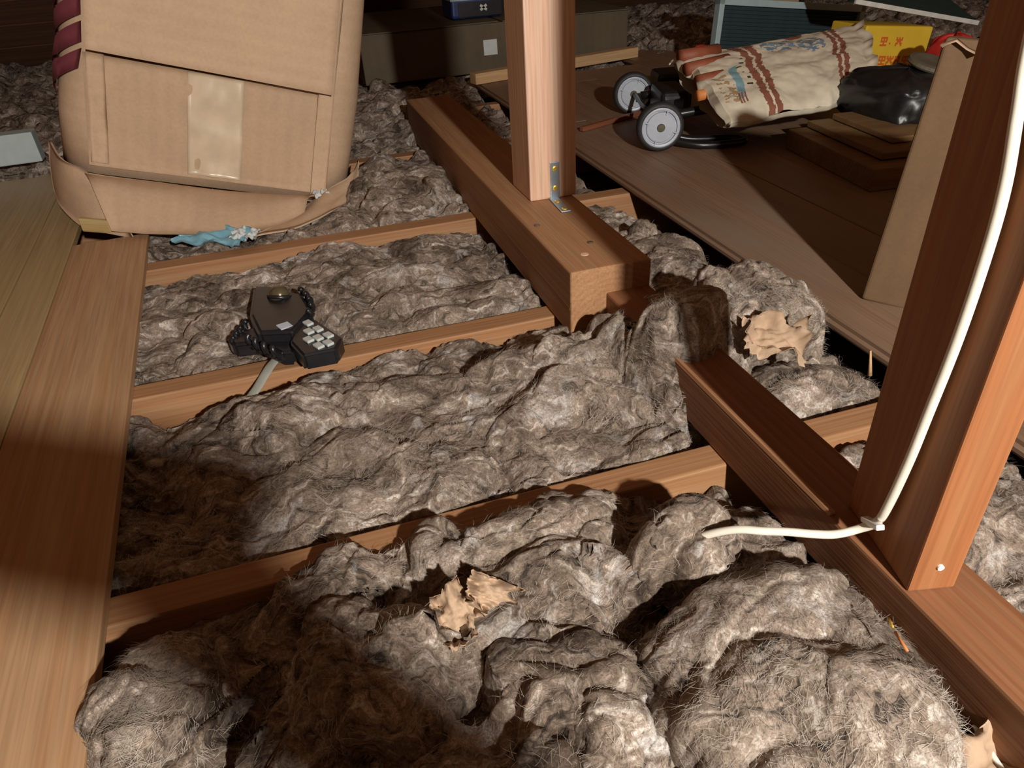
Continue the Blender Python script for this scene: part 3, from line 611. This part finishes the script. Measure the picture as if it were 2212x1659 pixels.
box('front_panel', (0.17, 0.006, 0.050), (0.01, -0.002, 0.030), M['black'], tt, bev=0.002)
for a in (0.6, -0.6): box('emblem_stroke', (0.030, 0.002, 0.009), (0, 0, 0), M['whiteedge'], tt, bev=0.0006, loc=(0.022, -0.006, 0.034), rot=(0, a, 0))
box('rim', (0.205, 0.165, 0.012), (0, 0.08, 0.066), M['framebl'], tt, bev=0.003)

# ================================================================== CART, SACK AND THINGS AROUND IT
ca = empty('wheeled_cart', (0.89, 1.74, 0.0205)); tag(ca, 'black tubular cart with grey wheels lying under the printed sack', 'cart')
def crel(x, y, z): return (x - 0.89, y - 1.74, z - 0.0205)
ry = math.atan2(0.107, 0.37)
def wheel(x, y, z):
    t = link('tyre', lathe_mesh('tyre', [(0.042, -0.014), (0.051, -0.014), (0.055, -0.009), (0.056, 0.0), (0.055, 0.009), (0.051, 0.014), (0.042, 0.014)], 44, ring=True), M['rubber'], ca, crel(x, y, z), (0, 0, -ry), smooth=True)
    link('hub_disc', lathe_mesh('hub_disc', [(0.0, -0.0145), (0.010, -0.0145), (0.032, -0.0135), (0.034, -0.0125), (0.0345, -0.008), (0.038, -0.008), (0.0385, -0.0145), (0.0425, -0.0155), (0.0450, -0.0145), (0.0450, 0.012), (0.0, 0.012)], 44), M['hub'], t)
    link('axle_cap', lathe_mesh('axle_cap', [(0.0, -0.019), (0.0085, -0.018), (0.0100, -0.014), (0.0, -0.014)], 20), M['dust'], t)
    sm_ = box_mesh('spoke', (0.012, 0.003, 0.0025), (0.036, -0.0150, 0), 0.0006)
    for k in range(4): link('spoke', sm_, M['hub'], t, (0, 0, 0), (0, math.radians(20 + 90 * k), 0))
    return t
wheel(0.836, 1.562, 0.0765); wheel(0.940, 1.925, 0.0765)
tube('axle', [crel(0.838, 1.57, 0.0765), crel(0.938, 1.915, 0.0765)], 0.006, M['bsteel'], ca)
hull_ = box('motor_housing', (0.075, 0.15, 0.07), (0, 0, 0), M['black'], ca, bev=0.018, seg=4, loc=crel(0.965, 1.76, 0.085), rot=(0, 0, -ry))
for dy in (0.06, 0.30): tube('side_tube', [crel(0.845 + 0.29 * dy, 1.56 + dy, 0.082), crel(1.02 + 0.2 * dy, 1.52 + dy, 0.098), crel(1.40, 1.50 + dy, 0.105)], 0.011, M['bsteel'], ca, smooth_n=6)
tube('handle_loop', [crel(0.870, 1.565, 0.040), crel(0.93, 1.52, 0.031), crel(1.02, 1.500, 0.031), crel(1.035, 1.52, 0.031), crel(1.02, 1.545, 0.031), crel(0.93, 1.575, 0.033), crel(0.88, 1.60, 0.045)], 0.0085, M['bsteel'], ca, smooth_n=6)
tube('cross_tube', [crel(1.20, 1.54, 0.100), crel(1.22, 1.84, 0.105)], 0.010, M['bsteel'], ca)
box('rear_block', (0.10, 0.10, 0.10), (0, 0, 0), M['black'], ca, bev=0.012, loc=crel(1.06, 1.93, 0.075), rot=(0, 0, -0.2))

# printed sack: a stuffed pillow, printing drawn cell by cell
FONT = {'R': '11110 10001 10001 11110 10100 10010 10001', 'I': '111 010 010 010 010 010 111', 'C': '01111 10000 10000 10000 10000 10000 01111', 'E': '11111 10000 10000 11110 10000 10000 11111', 'T': '11111 00100 00100 00100 00100 00100 00100', 'X': '10001 01010 00100 00100 00100 01010 10001'}
A0, A1 = np.array([0.925, 1.405, 0.105]), np.array([1.325, 1.450, 0.110])   # near edge, mouth to tail
C0, C1 = np.array([0.945, 1.715, 0.185]), np.array([1.530, 1.800, 0.195])   # far edge
n, m = 170, 110
u, v = np.linspace(0, 1, n), np.linspace(0, 1, m); U, V = np.meshgrid(u, v, indexing='ij')
base = (1 - V)[..., None] * ((1 - U)[..., None] * A0 + U[..., None] * A1) + V[..., None] * ((1 - U)[..., None] * C0 + U[..., None] * C1)
puff = (np.clip(4 * V * (1 - V), 0, 1) ** 0.45) * (0.75 + 0.25 * np.clip(4 * U * (1 - U), 0, 1) ** 0.5)
crum = 0.006 * pn(U * 4, V * 5, 3) + 0.003 * np.abs(pn(U * 9 + V * 3, V * 7, 5)) + 0.0007 * pn(U * 26, V * 20, 6)
top = base.copy(); top[..., 2] += 0.040 * puff + crum * 1.3; top[..., 1] += 0.01 * pn(U * 4, V * 0 + 2, 8) + 0.006 * pn(U * 11, V * 2, 9); top[..., 0] += 0.016 * pn(V * 4, U * 0 + 5, 10) + 0.004 * pn(V * 9, U * 2, 12) * (np.abs(U - .5) * 2)
bot = base.copy(); bot[..., 2] -= 0.045 * puff; bot[..., :2] = top[..., :2]
sk = empty('printed_sack', (1.18, 1.60, 0.10)); tag(sk, 'crumpled cream sack with brown stripes and blue print lying on the cart', 'sack')
off = np.array([1.18, 1.60, 0.10])
me, nq = grid_mesh('sack_top', top - off)
cc = np.zeros((n - 1, m - 1), int); uc = (u[:-1] + u[1:]) / 2; vc = (v[:-1] + v[1:]) / 2; UC, VC = np.meshgrid(uc, vc, indexing='ij')
rag = 0.012 * pn(VC * 22, UC * 4, 4) + 0.006 * pn(VC * 60, UC * 9, 7)
for a, b in ((0.255, 0.300), (0.318, 0.362), (0.800, 0.832), (0.848, 0.885)): cc[((UC + rag) > a) & ((UC + rag) < b)] = 1
def glyph(ch, u0, v0, du, dv, idx):
    for r_, row in enumerate(FONT[ch].split()):
        for c_, bit in enumerate(row):
            if bit == '1': cc[(UC > u0 + c_ * du) & (UC < u0 + (c_ + 1) * du) & (VC < v0 - r_ * dv) & (VC > v0 - (r_ + 1) * dv)] = idx
msk = pn(UC * 26, VC * 30, 15) + 0.4 * pn(UC * 60, VC * 60, 16)
cc[(UC > 0.40) & (UC < 0.58) & (VC > 0.62) & (VC < 0.90) & (msk > -0.06) & (cc == 0)] = 2
cc[(((UC - 0.675) / 0.085) ** 2 + ((VC - 0.68) / 0.15) ** 2 < 1) & (msk > -0.15) & (cc == 0)] = 2
cc[(((UC - 0.62) / 0.05) ** 2 + ((VC - 0.93) / 0.05) ** 2 < 1) & (cc == 0)] = 1
cc[(np.abs(UC - 0.15 - 0.10 * (VC - 0.35)) < 0.026) & (VC > 0.14) & (VC < 0.52)] = 3
cc[(np.abs(UC - 0.13) < 0.035) & (VC > 0.10) & (VC < 0.20) & (np.sin(UC * 300) > -0.3)] = 1
cc[(UC > 0.03) & (UC < 0.11) & (VC > 0.12) & (VC < 0.45) & (msk > 0.12)] = 4
cc[(UC > 0.19) & (UC < 0.245) & (VC > 0.25) & (VC < 0.62) & (np.sin(VC * 95) > 0.55) & (msk > -0.1)] = 5
for k in ('cream', 'brick', 'blueink', 'tealink', 'tanink', 'blackink'): me.materials.append(M[k])
me.polygons.foreach_set('material_index', cc.ravel().astype(np.int32)); me.update()
link('sack_top', me, None, sk, smooth=True)
me, _ = grid_mesh('sack_underside', bot[:, ::-1] - off); link('sack_underside', me, M['cream'], sk, smooth=True)
me, _ = grid_mesh('mouth_hem', np.stack([top[0] - off, (top[0] + np.array([-0.012, 0, -0.006])) - off, bot[0] * 0.4 + top[0] * 0.6 + np.array([-0.006, 0, 0]) - off], 0), 0.0015); link('mouth_hem', me, M['cream'], sk, smooth=True)
me, _ = grid_mesh('tail_ruffle', np.stack([top[-1] - off, top[-1] + np.array([0.03, 0.004, 0.008]) + np.stack([0.014 * pn(v * 7, v * 0, 3), 0 * v, 0.010 * pn(v * 9, v * 0, 4)], -1) - off], 0), 0.0012); link('tail_ruffle', me, M['cream'], sk, smooth=True)
# clay pipes poking out of the mouth of the sack
for k, (p, q, r_, lb) in enumerate([((0.935, 1.665, 0.205), (1.05, 1.690, 0.205), 0.016, 'upper terracotta pipe in the mouth of the sack'), ((0.925, 1.615, 0.185), (1.05, 1.640, 0.190), 0.015, 'middle terracotta pipe in the mouth of the sack'),
                                    ((0.925, 1.558, 0.165), (1.05, 1.580, 0.170), 0.017, 'wide terracotta pipe low in the mouth of the sack'), ((0.905, 1.520, 0.145), (1.03, 1.535, 0.150), 0.012, 'thin orange pipe at the near side of the sack mouth')]):
    tag(tube('clay_pipe', [p, q], r_, M['orange' if k == 3 else 'terra'], seg=16), lb, 'pipe', 'pipes in the sack')
tag(link('red_canister', lathe_mesh('red_canister', [(0.0, 0.0), (0.016, 0.0), (0.017, 0.02), (0.013, 0.028), (0.0, 0.03)], 20, 'z'), M['red'], loc=(1.03, 1.735, 0.185)), 'small red canister beside the mouth of the sack', 'canister')

# crate and black bag in the shadow
cr = empty('flat_crate', (1.20, 1.26, 0.0205), (0, 0, -0.12)); tag(cr, 'low wooden crate with a lid board in the shadow below the sack', 'crate')
box('body', (0.40, 0.33, 0.045), (0.08, 0, 0.0225), M['crate'], cr, bev=0.003)
box('lid_board', (0.38, 0.28, 0.014), (0.11, 0.015, 0.055), M['crate'], cr, bev=0.002)
box('lid_board', (0.34, 0.22, 0.012), (0.14, 0.03, 0.070), M['crate'], cr, bev=0.002)
def blob(name, c, rx, ry_, rz_, mat, parent=None, seed=1, amp=0.16, n=64, m=36, sq=0.6):
    th, ph_ = np.linspace(0, 2 * np.pi, n), np.linspace(-np.pi / 2, np.pi / 2, m); T, Pp = np.meshgrid(th, ph_, indexing='ij')
    s = lambda a: np.sign(a) * np.abs(a) ** sq
    X = s(np.cos(T)) * np.cos(Pp) ** 0.7; Yy = s(np.sin(T)) * np.cos(Pp) ** 0.7; Zz = s(np.sin(Pp))
    k = 1 + amp * np.abs(pn(np.cos(T) * 2 + Zz * 2, np.sin(T) * 2 + Zz, seed)) + amp * 0.5 * np.abs(pn(np.cos(T) * 6, np.sin(T) * 6 + Zz * 4, seed + 1))
    me, _ = grid_mesh(name, np.stack([X * k * rx, Yy * k * ry_, Zz * rz_ * k], -1)); return link(name, me, mat, parent, c, smooth=True)
bag = blob('black_bag', (1.33, 1.36, 0.125), 0.10, 0.12, 0.055, M['blackbag'], None, 5); tag(bag, 'glossy black plastic bag stuffed full between sack and upright carton', 'bag')
tag(link('round_lid', lathe_mesh('round_lid', [(0.0, 0.0), (0.05, 0.0), (0.053, 0.004), (0.05, 0.010), (0.04, 0.012), (0.0, 0.009)], 32, 'z'), M['dust'], loc=(1.375, 1.345, 0.186), rot=(0.25, 0.1, 0)), 'dusty round lid lying on the black bag', 'lid')

# louvred panel behind the sack
lv = empty('louvred_panel', (1.345, 2.20, 0.088), (-0.12, 0.12, 0.0)); tag(lv, 'pale blue framed panel with dark teal louvres standing behind the sack', 'panel')
Wd, Hh = 0.56, 0.175
ang = -0.10
for nme, sz, ce in (('frame_side', (0.018, 0.03, Hh), (0.009, 0, Hh / 2)), ('frame_side', (0.018, 0.03, Hh), (Wd - 0.009, 0, Hh / 2)), ('frame_top', (Wd, 0.03, 0.020), (Wd / 2, 0, Hh - 0.01)), ('frame_bottom', (Wd, 0.03, 0.018), (Wd / 2, 0, 0.009))):
    box(nme, sz, ce, M['framebl'], lv, bev=0.002)
sl = box_mesh('louvre', (Wd - 0.036, 0.003, 0.011), (Wd / 2, 0, 0), 0.0006)
for k in range(12): link('louvre', sl, M['louvre'], lv, (0, 0.002, 0.026 + k * 0.0112), (0.6, 0, 0))
box('back_plate', (Wd - 0.02, 0.003, Hh - 0.02), (Wd / 2, 0.012, Hh / 2), M['louvre'], lv, bev=0)

tag(box('black_crate', (0.13, 0.12, 0.064), (0.065, 0.06, 0.032), M['black'], loc=(1.34, 2.16, 0.021), bev=0.006), 'low black crate under the raised corner of the louvred panel', 'crate')
# yellow carton with red printing
yb = empty('yellow_carton', (1.545, 1.77, 0.080), (0, 0.10, 0.02)); tag(yb, 'bright yellow carton with two rows of red printing', 'carton')
box('body', (0.235, 0.14, 0.13), (0.1175, 0.07, 0.065), M['yellow'], yb, bev=0.006, seg=3)
GL = ['11111 10101 11111 00100 11111', '00000 00000 00000 01000 00000', '10101 11111 01110 11011 10001', '11110 10010 11110 10010 11110']
cell = box_mesh('printed_glyph', (0.0044, 0.0012, 0.0044), (0, 0, 0), 0)
def print_row(seq, x0, z0, s):
    for gi, g in enumerate(seq):
        bm = bmesh.new()
        for r_, row in enumerate(GL[g].split()):
            for c_, bit in enumerate(row):
                if bit == '1': bmesh.ops.create_cube(bm, size=1.0, matrix=Matrix.Translation((c_ * s, 0, -r_ * s)) @ Matrix.Diagonal((s, 0.0012, s, 1)))
        me = bpy.data.meshes.new('printed_glyph'); bm.to_mesh(me); bm.free(); link('printed_glyph', me, M['redink'], yb, (x0 + gi * s * 5.8, -0.0002, z0))
print_row([0, 1, 2], 0.062, 0.100, 0.0046); print_row([3, 0, 2, 3, 0], 0.045, 0.052, 0.0048)
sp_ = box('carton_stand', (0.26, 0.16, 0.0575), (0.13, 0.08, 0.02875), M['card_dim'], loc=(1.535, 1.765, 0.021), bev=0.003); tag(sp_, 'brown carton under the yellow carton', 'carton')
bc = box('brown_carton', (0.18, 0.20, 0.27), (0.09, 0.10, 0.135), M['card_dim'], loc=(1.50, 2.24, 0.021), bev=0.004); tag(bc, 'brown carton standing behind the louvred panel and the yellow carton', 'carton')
gp = empty('green_panel', (1.56, 1.83, 0.262), (0, 0.20, 0.0)); tag(gp, 'dark green board with a white edge leaning over the yellow carton', 'board')
box('board', (0.46, 0.25, 0.012), (0.22, 0.125, 0), M['green'], gp, bev=0.002, rot=(0.35, 0, 0)); box('edge_strip', (0.46, 0.008, 0.012), (0.22, -0.004, 0), M['whiteedge'], gp, bev=0.001)
tag(blob('red_bundle', (1.62, 1.53, 0.115), 0.045, 0.05, 0.085, M['red'], None, 9, 0.2, 40, 24), 'small red bundle between the yellow carton and upright carton', 'bundle')
# upright carton beside the plank post, widened out of view to shade the crate
tc = empty('upright_carton', (0.740, 0.745, 0.0206), (-0.06, 0.06, -0.90)); tag(tc, 'upright cardboard carton standing on the planks behind the plank post, widened unseen to shade the crate', 'carton')
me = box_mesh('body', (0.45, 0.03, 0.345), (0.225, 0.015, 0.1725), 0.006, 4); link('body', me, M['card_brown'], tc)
G = [[(0.0 + 0.20 * i / 15, -0.002 - 0.035 * j + 0.01 * math.sin(i), 0.335 - 0.020 * j ** 2 + 0.01 * j + 0.006 * math.sin(i * 1.7)) for j in np.linspace(-1, 0.4, 6)] for i in range(16)]
me, _ = grid_mesh('top_flap', np.array(G), 0.003); tag(link('top_flap', me, M['kraft'], tc), 'torn pale top flap')
tag(tube('wood_sliver', [(0.640, 0.60, 0.0), (0.637, 0.606, 0.034)], [0.0028, 0.0012], M['raw'], seg=6), 'upright sliver of wood against the floor edge near the kraft scrap', 'splinter')
